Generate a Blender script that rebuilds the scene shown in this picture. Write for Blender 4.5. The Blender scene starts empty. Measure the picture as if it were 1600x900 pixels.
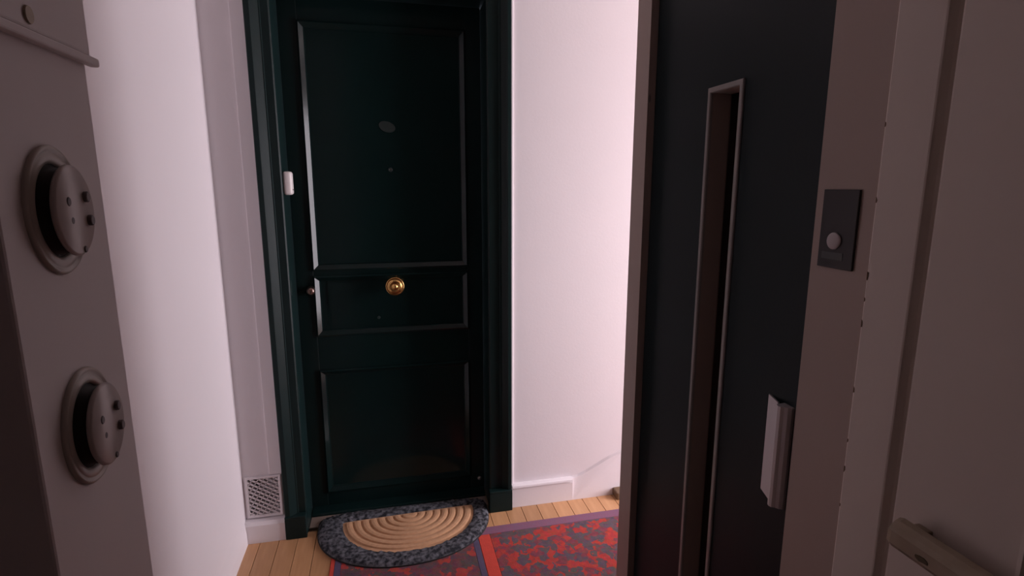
import bpy, bmesh, math, random
from mathutils import Vector, Matrix, noise
random.seed(7)
PI = math.pi
S = bpy.context.scene
COL = S.collection

# ------------------------------------------------------------------ camera, world, lights, exposure
cam = bpy.data.cameras.new('camera'); cam.sensor_width = 36.0; cam.lens = 36.0*860/1600; cam.clip_start = 0.02
co = bpy.data.objects.new('camera', cam); COL.objects.link(co)
co.location = (0, 0, 1.45)
co.rotation_euler = (math.radians(90-10.54), 0, math.radians(-12.88))
S.camera = co
S.view_settings.view_transform = 'Standard'; S.view_settings.look = 'None'
S.view_settings.gamma = 1.0; S.view_settings.use_curve_mapping = False
S.view_settings.exposure = 0.15
w = bpy.data.worlds.new('world'); S.world = w; w.use_nodes = True
bgn = w.node_tree.nodes['Background']; bgn.inputs[0].default_value = (0.72, 0.80, 1.0, 1); bgn.inputs[1].default_value = 1.5

def area(name, loc, rot, sx, sy, power, color):
    l = bpy.data.lights.new(name, 'AREA'); l.shape = 'RECTANGLE'; l.size = sx; l.size_y = sy
    l.energy = power; l.color = color
    o = bpy.data.objects.new(name, l); COL.objects.link(o); o.location = loc; o.rotation_euler = rot
    return o
# daylight entering by the stairwell window round the corner of the lift
area('stair_window_daylight_offscreen', (3.12, 1.45, 1.12), (0, math.radians(90), 0), 2.1, 1.2, 120, (1.0, 0.91, 0.98))

# ------------------------------------------------------------------ materials
def mat(name, color, rough=0.6, metal=0.0, var=0.0, vscale=6.0, bump=0.0, bscale=200.0, spec=0.5, coord='Object', rnd=0.0, stretch=(1,1,1), color2=None, con=None):
    m = bpy.data.materials.new(name); m.use_nodes = True
    nt = m.node_tree; b = nt.nodes['Principled BSDF']
    b.inputs['Roughness'].default_value = rough; b.inputs['Metallic'].default_value = metal
    b.inputs['Specular IOR Level'].default_value = spec
    tc = nt.nodes.new('ShaderNodeTexCoord'); mp = nt.nodes.new('ShaderNodeMapping')
    mp.inputs['Scale'].default_value = stretch
    nt.links.new(tc.outputs[coord], mp.inputs[0])
    c2 = color2 if color2 else tuple(max(0, c*(1-var)) for c in color)
    n = nt.nodes.new('ShaderNodeTexNoise'); n.inputs['Scale'].default_value = vscale; n.inputs['Detail'].default_value = 5
    nt.links.new(mp.outputs[0], n.inputs['Vector'])
    mx = nt.nodes.new('ShaderNodeMix'); mx.data_type = 'RGBA'
    mx.inputs[6].default_value = (*color, 1); mx.inputs[7].default_value = (*c2, 1)
    if con:
        mr = nt.nodes.new('ShaderNodeMapRange'); mr.inputs[1].default_value = con[0]; mr.inputs[2].default_value = con[1]
        nt.links.new(n.outputs['Fac'], mr.inputs[0]); nt.links.new(mr.outputs[0], mx.inputs[0])
    else: nt.links.new(n.outputs['Fac'], mx.inputs[0])
    out = mx.outputs[2]
    if rnd:
        oi = nt.nodes.new('ShaderNodeObjectInfo'); hs = nt.nodes.new('ShaderNodeHueSaturation')
        ml = nt.nodes.new('ShaderNodeMapRange'); ml.inputs[3].default_value = 1-rnd; ml.inputs[4].default_value = 1+rnd
        nt.links.new(oi.outputs['Random'], ml.inputs[0]); nt.links.new(ml.outputs[0], hs.inputs['Value'])
        nt.links.new(out, hs.inputs['Color']); out = hs.outputs[0]
    nt.links.new(out, b.inputs['Base Color'])
    if bump:
        n2 = nt.nodes.new('ShaderNodeTexNoise'); n2.inputs['Scale'].default_value = bscale; n2.inputs['Detail'].default_value = 3
        nt.links.new(mp.outputs[0], n2.inputs['Vector'])
        bp = nt.nodes.new('ShaderNodeBump'); bp.inputs['Strength'].default_value = bump; bp.inputs['Distance'].default_value = 0.002
        nt.links.new(n2.outputs['Fac'], bp.inputs['Height']); nt.links.new(bp.outputs[0], b.inputs['Normal'])
    return m

M = {}
M['wall'] = mat('white_wall_paint', (0.80, 0.745, 0.765), 0.6, var=0.05, vscale=2, bump=0.12, bscale=90)
M['cream'] = mat('cream_gloss_paint', (0.76, 0.655, 0.575), 0.5, var=0.06, vscale=3, bump=0.10, bscale=60)
M['pillar'] = mat('pillar_paint', (0.84, 0.745, 0.73), 0.5, var=0.06, vscale=4, bump=0.10, bscale=70)
M['fixture'] = mat('old_cream_bakelite', (0.60, 0.52, 0.46), 0.35, var=0.10, vscale=20)
M['fixture_disc'] = mat('pale_bakelite', (0.66, 0.56, 0.53), 0.3, var=0.06, vscale=20)
M['stud'] = mat('grey_mauve_stud', (0.20, 0.16, 0.16), 0.5, var=0.1, vscale=30)
M['black'] = mat('near_black', (0.012, 0.010, 0.008), 0.6, var=0.2, vscale=20)
M['taupe'] = mat('taupe_metal_paint', (0.42, 0.325, 0.28), 0.5, var=0.07, vscale=5, bump=0.05, bscale=150)
M['green'] = mat('dark_green_gloss_paint', (0.0065, 0.019, 0.0185), 0.15, var=0.25, vscale=7, bump=0.08, bscale=40, spec=0.20)
M['green_casing'] = mat('dark_green_satin_casing_paint', (0.0065, 0.019, 0.0185), 0.40, var=0.25, vscale=7, bump=0.12, bscale=60, spec=0.22)
M['green_lift'] = mat('dark_green_satin_paint', (0.008, 0.016, 0.0175), 0.45, var=0.25, vscale=5, bump=0.06, bscale=120, spec=0.25)
M['green_worn'] = mat('worn_green_edge', (0.032, 0.055, 0.052), 0.4, var=0.4, vscale=60)
M['oval'] = mat('pale_green_oval', (0.026, 0.042, 0.040), 0.45, var=0.3, vscale=60)
M['steel'] = mat('brushed_aluminium', (0.62, 0.57, 0.57), 0.38, 0.55, var=0.15, vscale=40, stretch=(1, 1, 0.05))
M['slotframe'] = mat('grey_metal_bead', (0.36, 0.33, 0.31), 0.45, 0.4, var=0.15, vscale=60)
M['brass'] = mat('polished_brass', (0.80, 0.47, 0.17), 0.22, 1.0, var=0.2, vscale=30)
M['nickel'] = mat('dull_copper_nickel', (0.55, 0.38, 0.33), 0.3, 1.0, var=0.15, vscale=40)
M['patina'] = mat('patinated_brass', (0.20, 0.145, 0.09), 0.45, 0.2, vscale=22, color2=(0.50, 0.40, 0.30))
M['tarnish'] = mat('dark_tarnish', (0.10, 0.075, 0.03), 0.6, var=0.4, vscale=80)
M['white_plastic'] = mat('white_plastic', (0.80, 0.74, 0.72), 0.35, var=0.03)
M['plate'] = mat('dark_anodised_plate', (0.020, 0.014, 0.013), 0.38, 0.2, var=0.2, vscale=20)
M['button'] = mat('pale_grey_button', (0.50, 0.44, 0.43), 0.4, var=0.05)
M['tagmat'] = mat('grey_engraved_tag', (0.075, 0.08, 0.075), 0.5, var=0.2, vscale=80)
M['chip'] = mat('chipped_paint_brown', (0.16, 0.09, 0.04), 0.8, var=0.4, vscale=90)
M['oak'] = mat('honey_oak', (0.60, 0.335, 0.17), 0.38, vscale=9, color2=(0.43, 0.215, 0.095), bump=0.1, bscale=60, rnd=0.14, stretch=(9, 1, 1))
M['joint'] = mat('bare_wood_subfloor', (0.34, 0.20, 0.11), 0.9)
M['coir'] = mat('coir_fibre', (0.66, 0.38, 0.215), 0.95, vscale=60, color2=(0.44, 0.235, 0.12), bump=0.8, bscale=350)
M['matborder'] = mat('charcoal_braid', (0.008, 0.009, 0.014), 0.95, vscale=55, con=(0.40, 0.66), color2=(0.15, 0.15, 0.17), bump=0.9, bscale=300)
M['matbase'] = mat('mat_rubber_backing', (0.02, 0.018, 0.018), 0.9)
M['ceiling'] = mat('white_ceiling_paint', (0.80, 0.76, 0.73), 0.8, var=0.03)
M['woodpost'] = mat('dark_wood', (0.17, 0.10, 0.05), 0.5, var=0.3, vscale=12)
M['threshold'] = mat('grey_stone_threshold', (0.30, 0.22, 0.18), 0.7, var=0.2, vscale=20)

def glass_mat():
    m = bpy.data.materials.new('smoked_glass'); m.use_nodes = True
    b = m.node_tree.nodes['Principled BSDF']
    b.inputs['Base Color'].default_value = (0.35, 0.33, 0.32, 1); b.inputs['Roughness'].default_value = 0.08
    b.inputs['Transmission Weight'].default_value = 1.0; b.inputs['IOR'].default_value = 1.45
    return m
M['glass'] = glass_mat()
def clear_glass():
    m = bpy.data.materials.new('clear_window_glass'); m.use_nodes = True
    nt = m.node_tree; nt.nodes.clear()
    o = nt.nodes.new('ShaderNodeOutputMaterial'); t = nt.nodes.new('ShaderNodeBsdfTransparent'); g = nt.nodes.new('ShaderNodeBsdfGlossy')
    g.inputs['Roughness'].default_value = 0.02; x = nt.nodes.new('ShaderNodeMixShader'); x.inputs[0].default_value = 0.06
    nt.links.new(t.outputs[0], x.inputs[1]); nt.links.new(g.outputs[0], x.inputs[2]); nt.links.new(x.outputs[0], o.inputs[0])
    return m
M['clear'] = clear_glass()
def rug_mat(name, red, dark, third, scale, thr, off):
    m = bpy.data.materials.new(name); m.use_nodes = True
    nt = m.node_tree; b = nt.nodes['Principled BSDF']; b.inputs['Roughness'].default_value = 0.95; b.inputs['Specular IOR Level'].default_value = 0.1
    N = nt.nodes.new; L = nt.links.new
    tc = N('ShaderNodeTexCoord'); mp = N('ShaderNodeMapping'); mp.inputs['Location'].default_value = off
    L(tc.outputs['Object'], mp.inputs[0])
    nz = N('ShaderNodeTexNoise'); nz.inputs['Scale'].default_value = 38; nz.inputs['Detail'].default_value = 5
    L(mp.outputs[0], nz.inputs['Vector'])
    ad = N('ShaderNodeVectorMath'); ad.operation = 'MULTIPLY_ADD'; ad.inputs[1].default_value = (0.055, 0.055, 0); 
    L(nz.outputs['Color'], ad.inputs[0]); L(mp.outputs[0], ad.inputs[2])
    v = N('ShaderNodeTexVoronoi'); v.distance = 'MANHATTAN'; v.inputs['Scale'].default_value = scale; L(ad.outputs[0], v.inputs['Vector'])
    sp = N('ShaderNodeSeparateColor'); L(v.outputs['Color'], sp.inputs[0])
    g1 = N('ShaderNodeMath'); g1.operation = 'GREATER_THAN'; g1.inputs[1].default_value = thr; L(sp.outputs[0], g1.inputs[0])
    g2 = N('ShaderNodeMath'); g2.operation = 'GREATER_THAN'; g2.inputs[1].default_value = 0.55; L(sp.outputs[1], g2.inputs[0])
    m1 = N('ShaderNodeMix'); m1.data_type = 'RGBA'; m1.inputs[6].default_value = (*dark, 1); m1.inputs[7].default_value = (*third, 1); L(g2.outputs[0], m1.inputs[0])
    m2 = N('ShaderNodeMix'); m2.data_type = 'RGBA'; m2.inputs[7].default_value = (*red, 1); L(m1.outputs[2], m2.inputs[6]); L(g1.outputs[0], m2.inputs[0])
    n2 = N('ShaderNodeTexNoise'); n2.inputs['Scale'].default_value = 55; n2.inputs['Detail'].default_value = 4; L(mp.outputs[0], n2.inputs['Vector'])
    m3 = N('ShaderNodeMix'); m3.data_type = 'RGBA'; m3.blend_type = 'MULTIPLY'; m3.inputs[0].default_value = 0.8
    L(m2.outputs[2], m3.inputs[6]); L(n2.outputs['Color'], m3.inputs[7])
    gm = N('ShaderNodeGamma'); gm.inputs[1].default_value = 0.85; L(m3.outputs[2], gm.inputs[0])
    L(gm.outputs[0], b.inputs['Base Color'])
    bp = N('ShaderNodeBump'); bp.inputs['Strength'].default_value = 0.6; bp.inputs['Distance'].default_value = 0.002
    n3 = N('ShaderNodeTexNoise'); n3.inputs['Scale'].default_value = 300; L(mp.outputs[0], n3.inputs['Vector']); L(n3.outputs['Fac'], bp.inputs['Height']); L(bp.outputs[0], b.inputs['Normal'])
    return m
M['rug'] = rug_mat('red_oriental_weave', (0.56, 0.055, 0.045), (0.13, 0.09, 0.105), (0.27, 0.06, 0.075), 34, 0.66, (0.3, 0.1, 0))
M['rug2'] = rug_mat('plum_oriental_weave', (0.52, 0.06, 0.05), (0.12, 0.075, 0.085), (0.19, 0.06, 0.075), 30, 0.70, (1.3, 0.7, 0))
M['rug_red'] = mat('red_rug_band', (0.66, 0.065, 0.04), 0.95, var=0.3, vscale=40, bump=0.5, bscale=300)
M['rug_plum'] = mat('plum_rug_band', (0.25, 0.075, 0.12), 0.95, vscale=40, color2=(0.16, 0.10, 0.17), bump=0.5, bscale=300)
M['rug_navy'] = mat('navy_rug_band', (0.10, 0.075, 0.14), 0.95, var=0.3, vscale=40, bump=0.5, bscale=300)

# ------------------------------------------------------------------ builders
def box(bm, x0, x1, y0, y1, z0, z1, bev=0.0, seg=2):
    vs = [bm.verts.new((x, y, z)) for x in (x0, x1) for y in (y0, y1) for z in (z0, z1)]
    F = [(0,1,3,2),(4,6,7,5),(0,4,5,1),(2,3,7,6),(0,2,6,4),(1,5,7,3)]
    fs = [bm.faces.new([vs[i] for i in f]) for f in F]
    if bev:
        es = list({e for f in fs for e in f.edges})
        bmesh.ops.bevel(bm, geom=es, offset=bev, segments=seg, profile=0.5, affect='EDGES')
    return bm
def new(): return bmesh.new()
def B(*a, **k): return box(new(), *a, **k)
def prism(bm, pts, a0, a1, f):
    """closed 2-D polygon pts swept from a0 to a1; f(u,v,a)->xyz"""
    A = [bm.verts.new(f(u, v, a0)) for u, v in pts]; C = [bm.verts.new(f(u, v, a1)) for u, v in pts]
    n = len(pts)
    for i in range(n): bm.faces.new((A[i], A[(i+1) % n], C[(i+1) % n], C[i]))
    bm.faces.new(A[::-1]); bm.faces.new(C)
    return bm
def lathe(bm, prof, f, n=32):
    """prof: list of (radius, height) ; f(a,b,h)->xyz ; closed at both ends when radius 0"""
    rings = []
    for r, h in prof:
        if r < 1e-6: rings.append([bm.verts.new(f(0, 0, h))])
        else: rings.append([bm.verts.new(f(r*math.cos(2*PI*i/n), r*math.sin(2*PI*i/n), h)) for i in range(n)])
    for R, Q in zip(rings, rings[1:]):
        for i in range(n):
            j = (i+1) % n
            if len(R) == 1 and len(Q) == 1: continue
            if len(R) == 1: bm.faces.new((R[0], Q[i], Q[j]))
            elif len(Q) == 1: bm.faces.new((R[i], R[j], Q[0]))
            else: bm.faces.new((R[i], R[j], Q[j], Q[i]))
    return bm
def ringmould(bm, u0, u1, v0, v1, prof, f):
    """mitred rectangular moulding: prof = [(inset, height)], f(u,v,h)->xyz"""
    loops = []
    for i, h in prof:
        loops.append([bm.verts.new(f(u, v, h)) for u, v in ((u0+i, v0+i), (u1-i, v0+i), (u1-i, v1-i), (u0+i, v1-i))])
    for a, b in zip(loops, loops[1:]):
        for k in range(4): bm.faces.new((a[k], a[(k+1) % 4], b[(k+1) % 4], b[k]))
    return bm
def tube(bm, pts, r, n=8):
    rings = []
    for i, p in enumerate(pts):
        p = Vector(p); d = (Vector(pts[min(i+1, len(pts)-1)]) - Vector(pts[max(i-1, 0)])).normalized()
        a = d.cross(Vector((0, 0, 1))); a = a.normalized() if a.length > 1e-4 else Vector((1, 0, 0)); c = d.cross(a)
        rr = r[i] if isinstance(r, (list, tuple)) else r
        rings.append([bm.verts.new(p + a*rr*math.cos(2*PI*k/n) + c*rr*math.sin(2*PI*k/n)) for k in range(n)])
    for R, Q in zip(rings, rings[1:]):
        for k in range(n): bm.faces.new((R[k], R[(k+1) % n], Q[(k+1) % n], Q[k]))
    bm.faces.new(rings[0][::-1]); bm.faces.new(rings[-1])
    return bm
def rootloc(p):
    while p.parent: p = p.parent
    return p.location
def obj(name, bm, material, parent=None, label=None, smooth=False):
    bmesh.ops.recalc_face_normals(bm, faces=bm.faces)
    me = bpy.data.meshes.new(name)
    if parent: off = rootloc(parent).copy()
    else:
        xs = [v.co for v in bm.verts]
        off = Vector(((min(c.x for c in xs)+max(c.x for c in xs))/2, (min(c.y for c in xs)+max(c.y for c in xs))/2, min(c.z for c in xs)))
    bmesh.ops.translate(bm, verts=bm.verts, vec=-off)
    bm.to_mesh(me); bm.free()
    me.materials.append(M[material] if isinstance(material, str) else material)
    if smooth:
        for p in me.polygons: p.use_smooth = True
    o = bpy.data.objects.new(name, me); COL.objects.link(o)
    if parent: o.parent = parent
    else: o.location = off
    if label: o['label'] = label
    return o
def tag(o, label, cat, group=None, kind=None):
    o['label'] = label; o['category'] = cat
    if group: o['group'] = group
    if kind: o['kind'] = kind
    return o
def thing(name, loc, label, cat, group=None, kind=None):
    o = bpy.data.objects.new(name, None); COL.objects.link(o); o.location = loc; o.empty_display_size = 0.1
    return tag(o, label, cat, group, kind)
def struct(name, bm, m, label, cat):
    return tag(obj(name, bm, m), label, cat, kind='structure')

# ------------------------------------------------------------------ room shell
XL, YB, ZC = -0.612, 2.255, 2.62        # left wall, end wall, ceiling
XE = 0.76                               # lift front
XD = 0.66                               # cream door side
# floor: dark sub-floor with oak boards as pieces
fl = struct('floor', B(-0.75, 3.25, -1.75, 2.45, -0.05, -0.012), 'joint', 'honey oak strip floor running towards the green door', 'floor')
bw = 0.074
i = 0; x = XL - 0.02
shared = {}
while x < 1.62:
    edge = x < -0.255
    yend = YB + (0.16 if -0.38 < x < 0.40 else 0.0)
    cut = [1.15, 1.62, 0.9, 1.4, 1.85][i % 5] if not edge else [1.3, 0.95, 1.55][i % 3]
    y0 = -1.6 if x < 0.62 else 1.64 if x > 0.7 else 0.64
    segs = [(y0, cut), (cut, yend)] if cut > y0+0.1 else [(y0, yend)]
    for a, b in segs:
        key = (round(a, 3), round(b, 3))
        if key not in shared:
            bm = box(new(), -bw/2+0.0009, bw/2-0.0009, a+0.0008, b-0.0008, -0.012, 0.0, bev=0.0012, seg=1)
            me = bpy.data.meshes.new('floorboard'); bm.to_mesh(me); bm.free(); shared[key] = me
            me.materials.append(None)
        o = bpy.data.objects.new('floorboard', shared[key]); COL.objects.link(o); o.parent = fl
        o.location = Vector((x+bw/2, 0, 0)) - fl.location
        o.material_slots[0].link = 'OBJECT'; o.material_slots[0].material = M['oak']
    x += bw; i += 1

# end wall, with the doorway opening cut out
bm = new()
box(bm, -0.75, -0.592, YB, 2.43, 0, ZC); box(bm, -0.476, -0.40, YB, 2.43, 0, ZC); box(bm, -0.592, -0.476, YB, 2.43, 0, 0.110); box(bm, -0.592, -0.476, YB, 2.43, 0.269, ZC); box(bm, 0.43, 3.25, YB, 2.43, 0, ZC); box(bm, -0.40, 0.43, YB, 2.43, 2.20, ZC)
wb = struct('wall_back', bm, 'wall', 'pinkish white plaster wall around the dark green door', 'wall')
obj('plaster_batten', B(-0.507, -0.4565, YB-0.006, YB+0.01, 0.285, ZC-0.001, bev=0.002), 'wall', wb)
obj('caulk_edge', B(0.5085, 0.520, YB-0.007, YB+0.01, 0.11, ZC-0.001, bev=0.002), 'wall', wb)
wl = struct('wall_left', B(-0.75, XL, -1.75, YB, 0, ZC), 'wall', 'pinkish white plaster wall running beside the green door', 'wall')
struct('wall_near', B(-0.75, 0.86, -1.75, -1.6, 0, ZC), 'wall', 'white plaster wall closing the hall behind', 'wall')
struct('ceiling', B(-0.75, 3.25, -1.75, 2.45, ZC, ZC+0.1), 'ceiling', 'white painted ceiling of the landing', 'ceiling')
# right wall carrying the cream door
struct('wall_right', B(0.70, 0.86, -1.6, 0.562, 0, ZC), 'cream', 'cream painted wall behind the cream door', 'wall')
# stairwell shell, unseen round the corner of the lift
struct('wall_stairwell', B(1.62, 3.25, -0.65, -0.5, 0, ZC), 'wall', 'white stairwell wall round the corner of the lift', 'wall')
bm = new(); box(bm, 3.05, 3.25, -0.5, 0.85, 0, ZC); box(bm, 3.05, 3.25, 2.05, YB, 0, ZC); box(bm, 3.05, 3.25, 0.85, 2.05, 0, 0.06); box(bm, 3.05, 3.25, 0.85, 2.05, 2.2, ZC)
struct('wall_window', bm, 'wall', 'white stairwell wall pierced by the tall window', 'wall')
wn = thing('window_1', (3.15, 1.45, 0.06), 'white framed stairwell window round the corner of the lift', 'window', kind='structure')
bm = new(); ringmould(bm, 0.85, 2.05, 0.06, 2.2, [(0, 0.03), (0.05, 0.03), (0.05, -0.03), (0, -0.03), (0, 0.03)], lambda u, v, h: (3.15-0.0-h, u, v)); box(bm, 3.13, 3.17, 1.43, 1.47, 0.11, 2.15)
obj('window_frame', bm, 'white_plastic', wn)
for a, b in ((0.9, 1.43), (1.47, 2.0)): obj('pane', B(3.155, 3.159, a, b, 0.11, 2.15), 'clear', wn)

# ------------------------------------------------------------------ baseboards and trims
def base_prof(h, t): return [(0, 0), (t, 0), (t, h-0.016), (t-0.003, h-0.008), (t-0.004, h), (0, h)]
bm = prism(new(), base_prof(0.104, 0.020), 0.509, 0.802, lambda u, v, a: (a, YB-u, v))
bbk = struct('baseboard_back', bm, 'wall', 'white baseboard with bevelled cap beside the green casing', 'baseboard')
obj('cap_moulding', prism(new(), [(0, 0.096), (0.026, 0.098), (0.024, 0.106), (0.010, 0.111), (0, 0.111)], 0.512, 0.80, lambda u, v, a: (a, YB-u, v)), 'wall', bbk)
pp = [(0.8025, 0.0), (1.35, 0.0), (1.35, 0.30), (1.06, 0.215), (0.985, 0.186), (0.93, 0.158), (0.87, 0.128), (0.83, 0.112), (0.8025, 0.106)]
bm = new(); A_ = [bm.verts.new((u, YB-0.0002, v+(0.006 if v > 0 else 0))) for u, v in pp]; C_ = [bm.verts.new((u, YB-(0.0195 if v < 0.001 else 0.0075), max(0, v-0.004))) for u, v in pp]
for k in range(len(pp)): bm.faces.new((A_[k], A_[(k+1) % len(pp)], C_[(k+1) % len(pp)], C_[k]))
bmesh.ops.triangulate(bm, faces=[bm.faces.new(C_)])
obj('plaster_patch', bm, 'wall', bbk)
bm = prism(new(), [(0, 0), (0.034, 0), (0.034, 0.078), (0.026, 0.091), (0.010, 0.094), (0, 0.094)], XL, -0.4565, lambda u, v, a: (a, YB-u, v))
struct('baseboard_left', bm, 'wall', 'short white baseboard block under the perforated vent', 'baseboard')
bm = prism(new(), [(0, 0), (0.008, 0), (0.007, 0.05), (0.003, 0.09), (0, 0.12)], 0.56, YB-0.036, lambda u, v, a: (XL+u, a, v))
struct('baseboard_side', bm, 'wall', 'white skirting blended into the left wall foot', 'baseboard')
struct('trim_1', B(1.003, 1.06, 2.185, 2.246, 0.0, 0.036, bev=0.006), 'woodpost', 'small dark wooden corner block where white wall meets floor', 'trim')

# ------------------------------------------------------------------ green entrance door
YF = 2.397                         # leaf face
d1 = thing('door_1', (0.013, YF, 0), 'dark green panelled apartment door with a central brass knob', 'door', kind='structure')
lx0, lx1, lz0, lz1 = -0.372, 0.412, 0.006, 2.165
P0, P1 = -0.303, 0.347             # panel opening
panels = [(0.093, 0.668), (0.815, 1.080), (1.098, 2.078)]
obj('leaf_core', B(lx0, lx1, YF+0.016, YF+0.034, lz0, lz1), 'green', d1)
obj('stile', B(lx0, P0, YF, YF+0.02, lz0, lz1, bev=0.001, seg=1), 'green_casing', d1)
obj('stile', B(P1, lx1, YF, YF+0.02, lz0, lz1, bev=0.001, seg=1), 'green_casing', d1)
for a, b in ((lz0, 0.093), (0.668, 0.815), (1.080, 1.098), (2.078, lz1)):
    obj('rail', B(P0+0.0005, P1-0.0005, YF+0.0004, YF+0.02, a, b), 'green', d1)
for z0, z1 in panels:
    pm = obj('panel', B(P0+0.002, P1-0.002, YF+0.010, YF+0.018, z0+0.001, z1-0.001), 'green', d1)
    obj('moulding', ringmould(new(), P0-0.003, P1+0.003, z0-0.003 if z0 > 1.2 or z0 < 0.5 else z0, z1, [(0, 0.0), (0.001, 0.006), (0.008, 0.0085), (0.024, -0.005), (0.027, -0.006), (0.029, -0.0105)], lambda u, v, h: (u, YF-h, v)), 'green', pm)
    if z0 == 0.815:
        obj('raised_field', prism(new(), [(P0+0.055, 0.93), (P1-0.055, 0.93), (P1-0.055, 1.045), (P0+0.055, 1.045)], YF+0.006, YF+0.011, lambda u, v, a: (u, a, v)), 'green', pm)
yk = lambda a, b, h: (0.028+a, YF+0.006-h, 1.030+b)
kn = obj('knob', lathe(new(), [(0.0, 0.0), (0.030, 0.0), (0.030, 0.006), (0.013, 0.010), (0.012, 0.028), (0.028, 0.034), (0.038, 0.044), (0.040, 0.054), (0.036, 0.062), (0.034, 0.060), (0.029, 0.060), (0.027, 0.066), (0.020, 0.070), (0.018, 0.067), (0.010, 0.067), (0.009, 0.072), (0.0, 0.074)], yk, 40), 'brass', d1, 'round brass door knob with turned rings', True)
yk2 = lambda a, b, h: (-0.316+a, YF-h, 1.018+b)
lk = obj('lock_cylinder', lathe(new(), [(0, 0), (0.020, 0.0), (0.020, 0.006), (0.016, 0.012), (0.015, 0.024), (0.010, 0.028), (0, 0.028)], yk2, 24), 'nickel', d1, 'small copper-toned lock cylinder', True)
obj('keyhole', B(-0.318, -0.314, YF-0.0295, YF-0.027, 1.010, 1.026), 'black', lk)
obj('peephole', lathe(new(), [(0, 0), (0.009, 0), (0.009, 0.004), (0.005, 0.006), (0.004, 0.003), (0, 0.003)], lambda a, b, h: (0.029+a, YF+0.010-h, 1.515+b), 20), 'green_worn', d1, None, True)
obj('pale_oval', lathe(new(), [(0, 0), (1, 0), (0.97, 0.003), (0, 0.0035)], lambda a, b, h: (0.022+a*0.033, YF+0.010-h, 1.688+b*0.022-a*0.006), 28), 'oval', d1, 'faint oval, a little paler than the door')  # thin oval piece coloured slightly paler than the leaf
obj('screw_mark', lathe(new(), [(0, 0), (0.007, 0), (0.005, 0.003), (0, 0.003)], lambda a, b, h: (-0.045+a, YF+0.010-h, 0.885+b), 12), 'green_worn', d1)
obj('weather_bar', prism(new(), [(YF+0.002, 0.006), (2.350, 0.006), (2.350, 0.012), (2.356, 0.018), (YF+0.002, 0.030)], lx0+0.003, lx1-0.003, lambda u, v, a: (a, u, v)), 'green', d1)

# door frame: jambs, profiled casings, plinth blocks
df = thing('door_casing', (0.02, YB, 0), 'dark green moulded casing framing the panelled apartment door', 'casing', kind='structure')
obj('jamb', B(-0.40, -0.373, YB-0.001, 2.43, 0, 2.16), 'green_casing', df); obj('jamb', B(0.413, 0.43, YB-0.001, 2.43, 0, 2.16), 'green_casing', df)
obj('head_jamb', B(-0.40, 0.43, YB-0.001, 2.43, 2.166, 2.20), 'green_casing', df)
cp = [(0, 0), (0, 0.030), (0.003, 0.034), (0.020, 0.034), (0.024, 0.031), (0.046, 0.014), (0.050, 0.014), (0.052, 0.010), (0.078, 0.010), (0.083, 0.006), (0.083, 0)]
cp2 = [(0, 0), (0, 0.030), (0.003, 0.034), (0.016, 0.034), (0.022, 0.029), (0.040, 0.016), (0.046, 0.015), (0.049, 0.010), (0.090, 0.010), (0.096, 0.006), (0.096, 0)]
obj('casing_post', prism(new(), cp, 0.10, 2.249, lambda u, v, a: (-0.4555+u, YB-v, a)), 'green_casing', df)
obj('casing_post', prism(new(), cp2, 0.10, 2.262, lambda u, v, a: (0.5075-u, YB-v, a)), 'green_casing', df)
obj('casing_head', prism(new(), [(u, v) for u, v in cp], -0.372, 0.411, lambda u, v, a: (a, YB-v, 2.249-u)), 'green_casing', df)
for x0, x1 in ((-0.457, -0.3735), (0.405, 0.509)):
    pb = obj('plinth_block', B(x0, x1, YB-0.040, YB+0.001, 0.0, 0.092, bev=0.002, seg=1), 'green_casing', df)
    obj('plinth_ledge', B(x0, x1, YB-0.041, YB+0.001, 0.0922, 0.1015, bev=0.003, seg=2), 'green_casing', pb)
obj('paint_wear', prism(new(), [(2.262, 0.58), (2.270, 0.57), (2.273, 0.62), (2.268, 0.66), (2.260, 0.63)], -0.3735, -0.3722, lambda u, v, a: (a, u, v)), 'green_worn', df)
obj('paint_wear', prism(new(), [(2.262, 1.03), (2.275, 1.02), (2.282, 1.07), (2.270, 1.09)], -0.3735, -0.3722, lambda u, v, a: (a, u, v)), 'green_worn', df)
sn = obj('contact_sensor', B(-0.3732, -0.341, 2.258, 2.308, 1.415, 1.503, bev=0.010, seg=4), 'white_plastic', df, 'small white door sensor', True)
obj('seam', B(-0.3413, -0.3403, 2.270, 2.296, 1.432, 1.437), 'stud', sn)
obj('door_stop_screw', lathe(new(), [(0, 0), (0.010, 0), (0.008, 0.006), (0, 0.007)], lambda a, b, h: (0.388+a, YF-h, 0.075+b), 16), 'slotframe', df, None, True)
struct('trim_2', B(-0.372, 0.4045, YB+0.02, 2.43, 0.0005, 0.0055, bev=0.001, seg=1), 'threshold', 'worn grey threshold strip under the green door', 'threshold')

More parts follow.
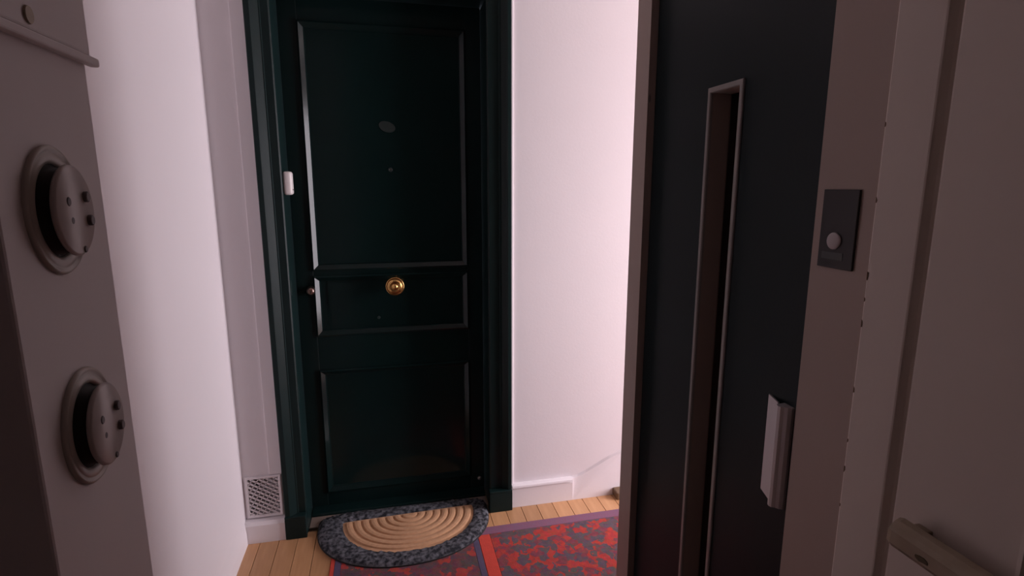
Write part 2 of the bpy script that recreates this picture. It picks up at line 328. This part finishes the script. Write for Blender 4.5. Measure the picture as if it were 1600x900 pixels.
# ------------------------------------------------------------------ vent
vt = thing('air_vent', (-0.535, YB, 0.096), 'white perforated air vent low on the wall beside green casing', 'vent')
vx0, vx1, vz0, vz1 = -0.604, -0.464, 0.098, 0.281
obj('vent_frame', ringmould(new(), vx0, vx1, vz0, vz1, [(0, 0), (0, 0.006), (0.003, 0.008), (0.010, 0.007), (0.012, 0.004), (0.012, 0)], lambda u, v, h: (u, YB-h, v)), 'wall', vt)
obj('duct_end', B(-0.591, -0.477, 2.405, 2.428, 0.111, 0.268), 'wall', vt)
gx0, gx1, gz0, gz1 = vx0+0.011, vx1-0.011, vz0+0.011, vz1-0.011
def clipline(c, s):      # z = c + s*(x-gx0) inside the grille rectangle
    xs = [gx0, gx1] + [gx0+(z-c)/s for z in (gz0, gz1)]
    pts = sorted(xx for xx in xs if gx0-1e-9 <= xx <= gx1+1e-9 and gz0-1e-6 <= c+s*(xx-gx0) <= gz1+1e-6)
    return (pts[0], pts[-1]) if len(pts) > 1 and pts[-1]-pts[0] > 0.006 else None
def bars(s, step, wd, name):
    c = gz0 - 0.3
    while c < gz1 + 0.3:
        r = clipline(c, s)
        if r:
            a, b = r; za, zb = c+s*(a-gx0), c+s*(b-gx0)
            L = math.hypot(1, s); nx, nz = -s/L*wd, 1/L*wd
            obj(name, prism(new(), [(a+nx, za+nz), (b+nx, zb+nz), (b-nx, zb-nz), (a-nx, za-nz)], YB-0.0050, YB-0.003, lambda u, v, q: (u, q, v)), 'wall', vt)
        c += step
bars(-0.66, 0.0195, 0.0036, 'diagonal_bar')
bars(1.5, 0.0330, 0.0016, 'cross_bar')

# ------------------------------------------------------------------ rugs and doormat
def slab(x0, x1, y0, y1, z0, z1): return B(x0, x1, y0, y1, z0, z1, bev=0.0012, seg=1)
r1 = thing('runner_rug', (0.02, 1.4, 0), 'plum and red patterned runner rug beneath the half-moon doormat', 'rug', 'patterned rugs side by side on the oak floor')
obj('pile', slab(-0.246, 0.298, 0.2, 2.105, 0.0002, 0.0048), 'rug2', r1)
obj('edge_band', slab(-0.262, -0.2465, 0.2, 2.105, 0.0002, 0.0050), 'rug_red', r1, 'red edge band')
obj('guard_stripe', slab(-0.2455, -0.222, 0.2, 2.104, 0.0045, 0.0053), 'rug_navy', r1)
obj('edge_band', slab(0.2985, 0.322, 0.2, 2.105, 0.0002, 0.0050), 'rug_navy', r1, 'navy edge band')
r2 = thing('hall_rug', (0.9, 1.8, 0), 'bright red oriental rug lying beside the lift', 'rug', 'patterned rugs side by side on the oak floor')
obj('pile', slab(0.374, 1.52, 1.70, 2.062, 0.0002, 0.0048), 'rug', r2)
obj('edge_band', slab(0.324, 0.3735, 0.9, 2.062, 0.0002, 0.0050), 'rug_red', r2, 'plain red edge band')
obj('pile', slab(0.374, 0.735, 0.9, 1.6995, 0.0002, 0.0048), 'rug', r2)
obj('end_band', slab(0.324, 1.52, 2.0625, 2.112, 0.0002, 0.0050), 'rug_plum', r2, 'plum end band')

MC = Vector((0.033, 2.24, 0)); MA = math.radians(-0.6)
dm = thing('doormat', (MC.x, MC.y, 0.005), 'half-moon coir doormat with charcoal braided border at the green door', 'doormat')
def mp(u, v, z):
    return (MC.x+u*math.cos(MA)-v*math.sin(MA), MC.y+u*math.sin(MA)+v*math.cos(MA), z)
NB = 160
def moon(f, n=NB):
    """outline of the mat: f=0 outer rim, f=1 inner edge of the border"""
    L = lambda a, b: a+(b-a)*f
    cu, cv, a, bl, bu, eu = L(0, 0.018), L(0, 0.022), L(0.364, 0.280), L(0.303, 0.247), L(0.098, 0.012), L(5.0, 7.0)
    out = []
    for k in range(n):
        t = 2*PI*k/n; c, s_ = math.cos(t), math.sin(t)
        e, b = (2.12, bl) if s_ < 0 else (eu, bu)
        x_ = a*math.copysign(abs(c)**(2/e), c); y_ = b*math.copysign(abs(s_)**(2/e), s_)
        r_ = math.radians(2.2)*f
        out.append((cu+x_*math.cos(r_)-y_*math.sin(r_), cv+x_*math.sin(r_)+y_*math.cos(r_)))
    return out
obj('backing', prism(new(), moon(-0.03), 0.0055, 0.010, mp), 'matbase', dm)
bm = new(); rows = []
NR = 13
for fi in range(NR):
    f = fi/(NR-1); row = []
    for k, (u, v) in enumerate(moon(f)):
        h = 0.0
        if 0 < fi < NR-1:
            h = 0.013*math.sin(PI*(0.06+0.88*f))**0.4 + 0.0065*noise.noise(Vector((u*95, v*95, 3.1))) + 0.003*noise.noise(Vector((u*210, v*210, 9.1)))
        row.append(bm.verts.new(mp(u, v, 0.0095+h)))
    rows.append(row)
for R, Q in zip(rows, rows[1:]):
    for k in range(NB): bm.faces.new((R[k], R[(k+1) % NB], Q[(k+1) % NB], Q[k]))
obj('braided_border', bm, 'matborder', dm, 'charcoal braided border', True)
# coir centre: concentric half-moon ribs, each a piece
def arc(s_, n=48):
    out = []
    for k in range(n+1):
        t = PI + PI*k/n; c, q = math.cos(t), math.sin(t)
        x_ = 0.272*s_*math.copysign(abs(c)**(2/2.12), c); y_ = 0.236*s_*math.copysign(abs(q)**(2/2.12), q); r_ = math.radians(2.2)
        out.append((0.018+x_*math.cos(r_)-y_*math.sin(r_), 0.024+x_*math.sin(r_)+y_*math.cos(r_)))
    return out
nr = 8
obj('coir_bed', prism(new(), moon(0.97), 0.0101, 0.0135, mp), 'coir', dm)
for r in range(nr):
    s1 = 1 - r/nr; s0 = 1 - (r+0.88)/nr
    O = arc(s1); I = arc(max(s0, 0.012))
    mix = lambda w_: [(a[0]*w_+b[0]*(1-w_), a[1]*w_+b[1]*(1-w_)) for a, b in zip(O, I)]
    bm = new(); RR = [[bm.verts.new(mp(u, v, z)) for u, v in L] for L, z in ((O, 0.0132), (mix(.85), 0.0190), (mix(.5), 0.0203), (mix(.15), 0.0190), (I, 0.0132))]
    for R, Q in zip(RR, RR[1:]):
        for k in range(48): bm.faces.new((R[k], R[k+1], Q[k+1], Q[k]))
    bm.faces.new([R[0] for R in RR]); bm.faces.new([R[-1] for R in RR][::-1])
    obj('coir_rib', bm, 'coir', dm)

# ------------------------------------------------------------------ lift (elevator): shaft front, door, call panel
DX = 0.783                          # lift door face
YJ0, YJ1, YS1 = 0.857, 1.548, 1.635
bm = new()
box(bm, XE, 1.62, YJ1, YS1, 0, ZC)                    # far jamb and shaft flank
box(bm, XE, 1.62, 0.50, YJ0, 0, ZC)                   # near strip with call panel
box(bm, XE, 1.62, YJ0, YJ1, 2.12, ZC)                 # header
box(bm, 1.56, 1.62, YJ0, YJ1, 0, 2.12)                # back of shaft
wlf = struct('wall_lift', bm, 'taupe', 'taupe painted lift surround beside the dark green lift door', 'wall')
obj('scuff_mark', lathe(new(), [(0, 0), (1, 0), (0, 0.0006)], lambda a, b, h: (XE+0.006+a*0.004, YJ1-0.0002-h, 1.70+b*0.012), 10), 'stud', wlf)
d2 = thing('door_2', (DX+0.03, 1.2, 0), 'dark green lift door with a narrow vertical vision slot', 'door', kind='structure')
sy0, sy1, sz0, sz1 = 1.124, 1.262, 0.22, 1.682       # slot outer
bm = new(); y0, y1 = YJ0+0.001, YJ1-0.001
box(bm, DX, DX+0.05, y0, sy0+0.004, 0.008, 2.115); box(bm, DX, DX+0.05, sy1-0.004, y1, 0.008, 2.115)
box(bm, DX, DX+0.05, sy0+0.004, sy1-0.004, sz1-0.004, 2.115); box(bm, DX, DX+0.05, sy0+0.004, sy1-0.004, 0.008, sz0+0.004)
obj('door_panel', bm, 'green_lift', d2)
obj('slot_frame', ringmould(new(), sy0, sy1, sz0, sz1, [(0, 0), (0.0, 0.004), (0.002, 0.006), (0.011, 0.006), (0.013, 0.003), (0.013, -0.002)], lambda u, v, h: (DX-h, u, v)), 'slotframe', d2)
obj('slot_lining', ringmould(new(), sy0+0.0125, sy1-0.0125, sz0+0.0125, sz1-0.0125, [(0, -0.0015), (0.001, -0.056), (-0.006, -0.056)], lambda u, v, h: (DX-h, u, v)), M['taupe'], d2)
obj('glass_pane', B(DX+0.050, DX+0.055, sy0+0.008, sy1-0.008, sz0+0.008, sz1-0.008), 'glass', d2)
hp = [(0.962, DX), (0.960, DX-0.003), (0.915, DX-0.0165), (0.9145, DX-0.013), (0.955, DX)]
gp = [(0.915, DX), (0.9145, DX-0.017), (0.911, DX-0.0225), (0.905, DX-0.0245), (0.899, DX-0.0225), (0.896, DX-0.0165), (0.890, DX-0.0125), (0.886, DX-0.006), (0.886, DX)]
hf = obj('handle_flange', prism(new(), hp, 0.796, 1.014, lambda u, v, a: (v, u, a)), 'steel', d2, 'brushed handle flange')
obj('pull_handle', prism(new(), gp, 0.790, 1.012, lambda u, v, a: (v, u, a)), 'steel', d2, 'brushed aluminium pull handle')

cp_ = thing('call_panel', (XE, 0.798, 1.31), 'dark call plate with round pale button beside the lift door', 'control panel')
obj('face_plate', B(XE-0.005, XE-0.0003, 0.7605, 0.8365, 1.3085, 1.4435, bev=0.0012, seg=2), 'plate', cp_)
obj('button', lathe(new(), [(0, 0), (0.0145, 0.0), (0.0145, 0.003), (0.012, 0.0045), (0, 0.005)], lambda a, b, h: (XE-0.005-h, 0.8015+a, 1.356+b), 28), 'button', cp_, 'round pale grey call button', True)
obj('engraved_strip', B(XE-0.0058, XE-0.0049, 0.781, 0.827, 1.324, 1.336), 'tagmat', cp_)

# ------------------------------------------------------------------ cream door on the right with its handle
d3 = thing('door_3', (0.70, 0.2, 0), 'cream painted flush door with pull handle nearest the call plate', 'door', kind='structure')
fp = obj('frame_post', B(XD, XE, 0.567, 0.638, 0.0, ZC-0.001, bev=0.003), 'cream', d3)
bm = new(); pf = [(0.567, XD+0.003), (0.563, XD+0.010), (0.560, XD+0.013), (0.556, XD+0.012), (0.5535, XD+0.006), (0.5535, XD+0.04), (0.567, XD+0.04)]
obj('frame_rebate', prism(new(), pf, 0.0, ZC-0.001, lambda u, v, a: (v, u, a)), 'cream', d3)
obj('frame_post', B(XD, XD+0.04, -0.36, -0.27, 0.0, ZC-0.001, bev=0.003), 'cream', d3)
leaf = obj('leaf', B(XD+0.002, XD+0.040, -0.265, 0.553, 0.008, 2.10, bev=0.004), 'cream', d3)
obj('head_rail', B(XD, XD+0.04, -0.268, 0.566, 2.106, ZC-0.001, bev=0.003), 'cream', d3)
obj('panel_bead', ringmould(new(), -0.12, 0.402, 0.35, 1.11, [(0, 0), (0.001, 0.003), (0.006, 0.004), (0.009, 0.0)], lambda u, v, h: (XD+0.0022-h, u, v)), 'cream', leaf)
# pull handle: worn bar parallel to the door on two short standoffs
prof = [(0.624, 0.990), (0.6195, 0.996), (0.6205, 1.013), (0.625, 1.0190), (0.632, 1.024), (0.639, 1.027), (0.643, 1.023), (0.642, 0.996), (0.638, 0.989)]
cx_, cz_ = 0.632, 1.007
bm = new(); rings = []
for y_, sc in ((0.523, 0.70), (0.5215, 0.90), (0.516, 1.0), (0.46, 1.0), (0.38, 1.0), (0.288, 1.0), (0.281, 0.9), (0.2795, 0.7)):
    rings.append([bm.verts.new((cx_+(u-cx_)*sc, y_, cz_+(v-cz_)*sc)) for u, v in prof])
n_ = len(prof)
for R, Q in zip(rings, rings[1:]):
    for k in range(n_): bm.faces.new((R[k], R[(k+1) % n_], Q[(k+1) % n_], Q[k]))
bm.faces.new(rings[0]); bm.faces.new(rings[-1][::-1])
ph = obj('pull_handle', bm, 'patina', d3, 'worn brass-toned pull handle')
for y_ in (0.505, 0.300): obj('standoff', B(0.638, 0.6625, y_-0.010, y_+0.010, 0.998, 1.018, bev=0.002), 'patina', ph)
for y_, l_, h_ in ((0.472, 0.011, 0.004), (0.425, 0.014, 0.003)):
    obj('worn_patch', prism(new(), [(y_+l_*math.cos(t)*random.uniform(.7, 1.1), 1.002+h_*math.sin(t)*random.uniform(.7, 1.1)) for t in [2*PI*k/10 for k in range(10)]], 0.6192, 0.6202, lambda u, v, a: (a, u, v)), 'tarnish', ph)
def chip(y, z, r):
    pts = [(z+r*1.6*math.sin(t)*random.uniform(.6, 1.2), r*math.cos(t)*random.uniform(.6, 1.2)) for t in [2*PI*k/8 for k in range(8)]]
    obj('paint_chip', prism(new(), pts, -0.0004, 0.0006, lambda u, v, a: (XD-a+0.0006, y+min(v, 0.0), u)), 'chip', fp)
for z, r in ((1.325, 0.0035), (1.255, 0.0025), (1.155, 0.003), (1.43, 0.002), (1.03, 0.0025), (0.97, 0.002), (1.075, 0.0018), (1.29, 0.0018), (1.53, 0.0018)):
    chip(0.6368, z, r*1.35)

# ------------------------------------------------------------------ left pillar, cover box, two round fixtures
XP = -0.24
struct('wall_pillar', B(XL-0.01, XP, 0.416, 0.556, 0, ZC, bev=0.0022), 'pillar', 'beige painted pillar carrying two round fixtures', 'pillar')
cb = thing('cover_box', (XP, 0.49, 1.548), 'beige cover box with protruding bottom lip above the round fixtures', 'junction box')
obj('cover', B(XP+0.0005, XP+0.006, 0.405, 0.553, 1.556, 1.88, bev=0.002), 'pillar', cb)
obj('bottom_lip', B(XP+0.0005, XP+0.0085, 0.400, 0.5615, 1.5485, 1.5555, bev=0.0015), 'pillar', cb)
obj('screw', lathe(new(), [(0, 0), (0.0052, 0), (0.0048, 0.0015), (0, 0.002)], lambda a, b, h: (XP+0.006+h, 0.470+a, 1.5655+b*1.2), 16), 'patina', cb)

def fixture(yc, zc, hd, label):
    t = thing('round_socket', (XP, yc, zc-0.05), label, 'socket', 'round fixtures on the beige pillar')
    SY = 0.79
    f = lambda a, b, h: (XP+h, yc+a*SY, zc+b)
    obj('bezel', lathe(new(), [(0.0475, 0.0), (0.0478, 0.0018), (0.0465, 0.0034), (0.0445, 0.0036), (0.0432, 0.0022), (0.0420, 0.0030), (0.0375, 0.0036), (0.0355, 0.0030), (0.0345, 0.0012), (0.0345, 0.0)], f, 64), 'fixture', t, None, True)
    obj('neck', lathe(new(), [(0.0345, 0.0005), (0.0315, 0.0020), (0.0315, hd-0.0030), (0, hd-0.0030)], f, 48), 'black', t, None, True)  # near-black cylinder between bezel and disc
    obj('disc', lathe(new(), [(0, hd-0.0032), (0.0325, hd-0.0032), (0.0338, hd-0.0018), (0.0336, hd), (0.0318, hd+0.0010), (0.0, hd+0.0014)], f, 64), 'fixture_disc', t, None, True)
    for a, b, r, k in ((-0.012, 0.007, 0.0036, 0.0012), (-0.009, -0.007, 0.0030, 0.0008), (0.017, 0.010, 0.0042, 0.0034), (0.0195, -0.008, 0.0042, 0.0036), (0.006, -0.0295, 0.0026, 0.0014)):
        obj('stud', lathe(new(), [(r, hd-0.001), (r, hd+k), (r*0.8, hd+k+0.0006), (0, hd+k+0.0006)], lambda x, y, h, a=a, b=b: (XP+h, yc+(a+x)*SY, zc+b+y), 12), 'stud', t)
    return t
fixture(0.479, 1.4315, 0.0135, 'round beige fixture with studded disc just below the lipped cover box')
fixture(0.481, 1.2605, 0.0140, 'round beige fixture with studded disc, lower one on the pillar')
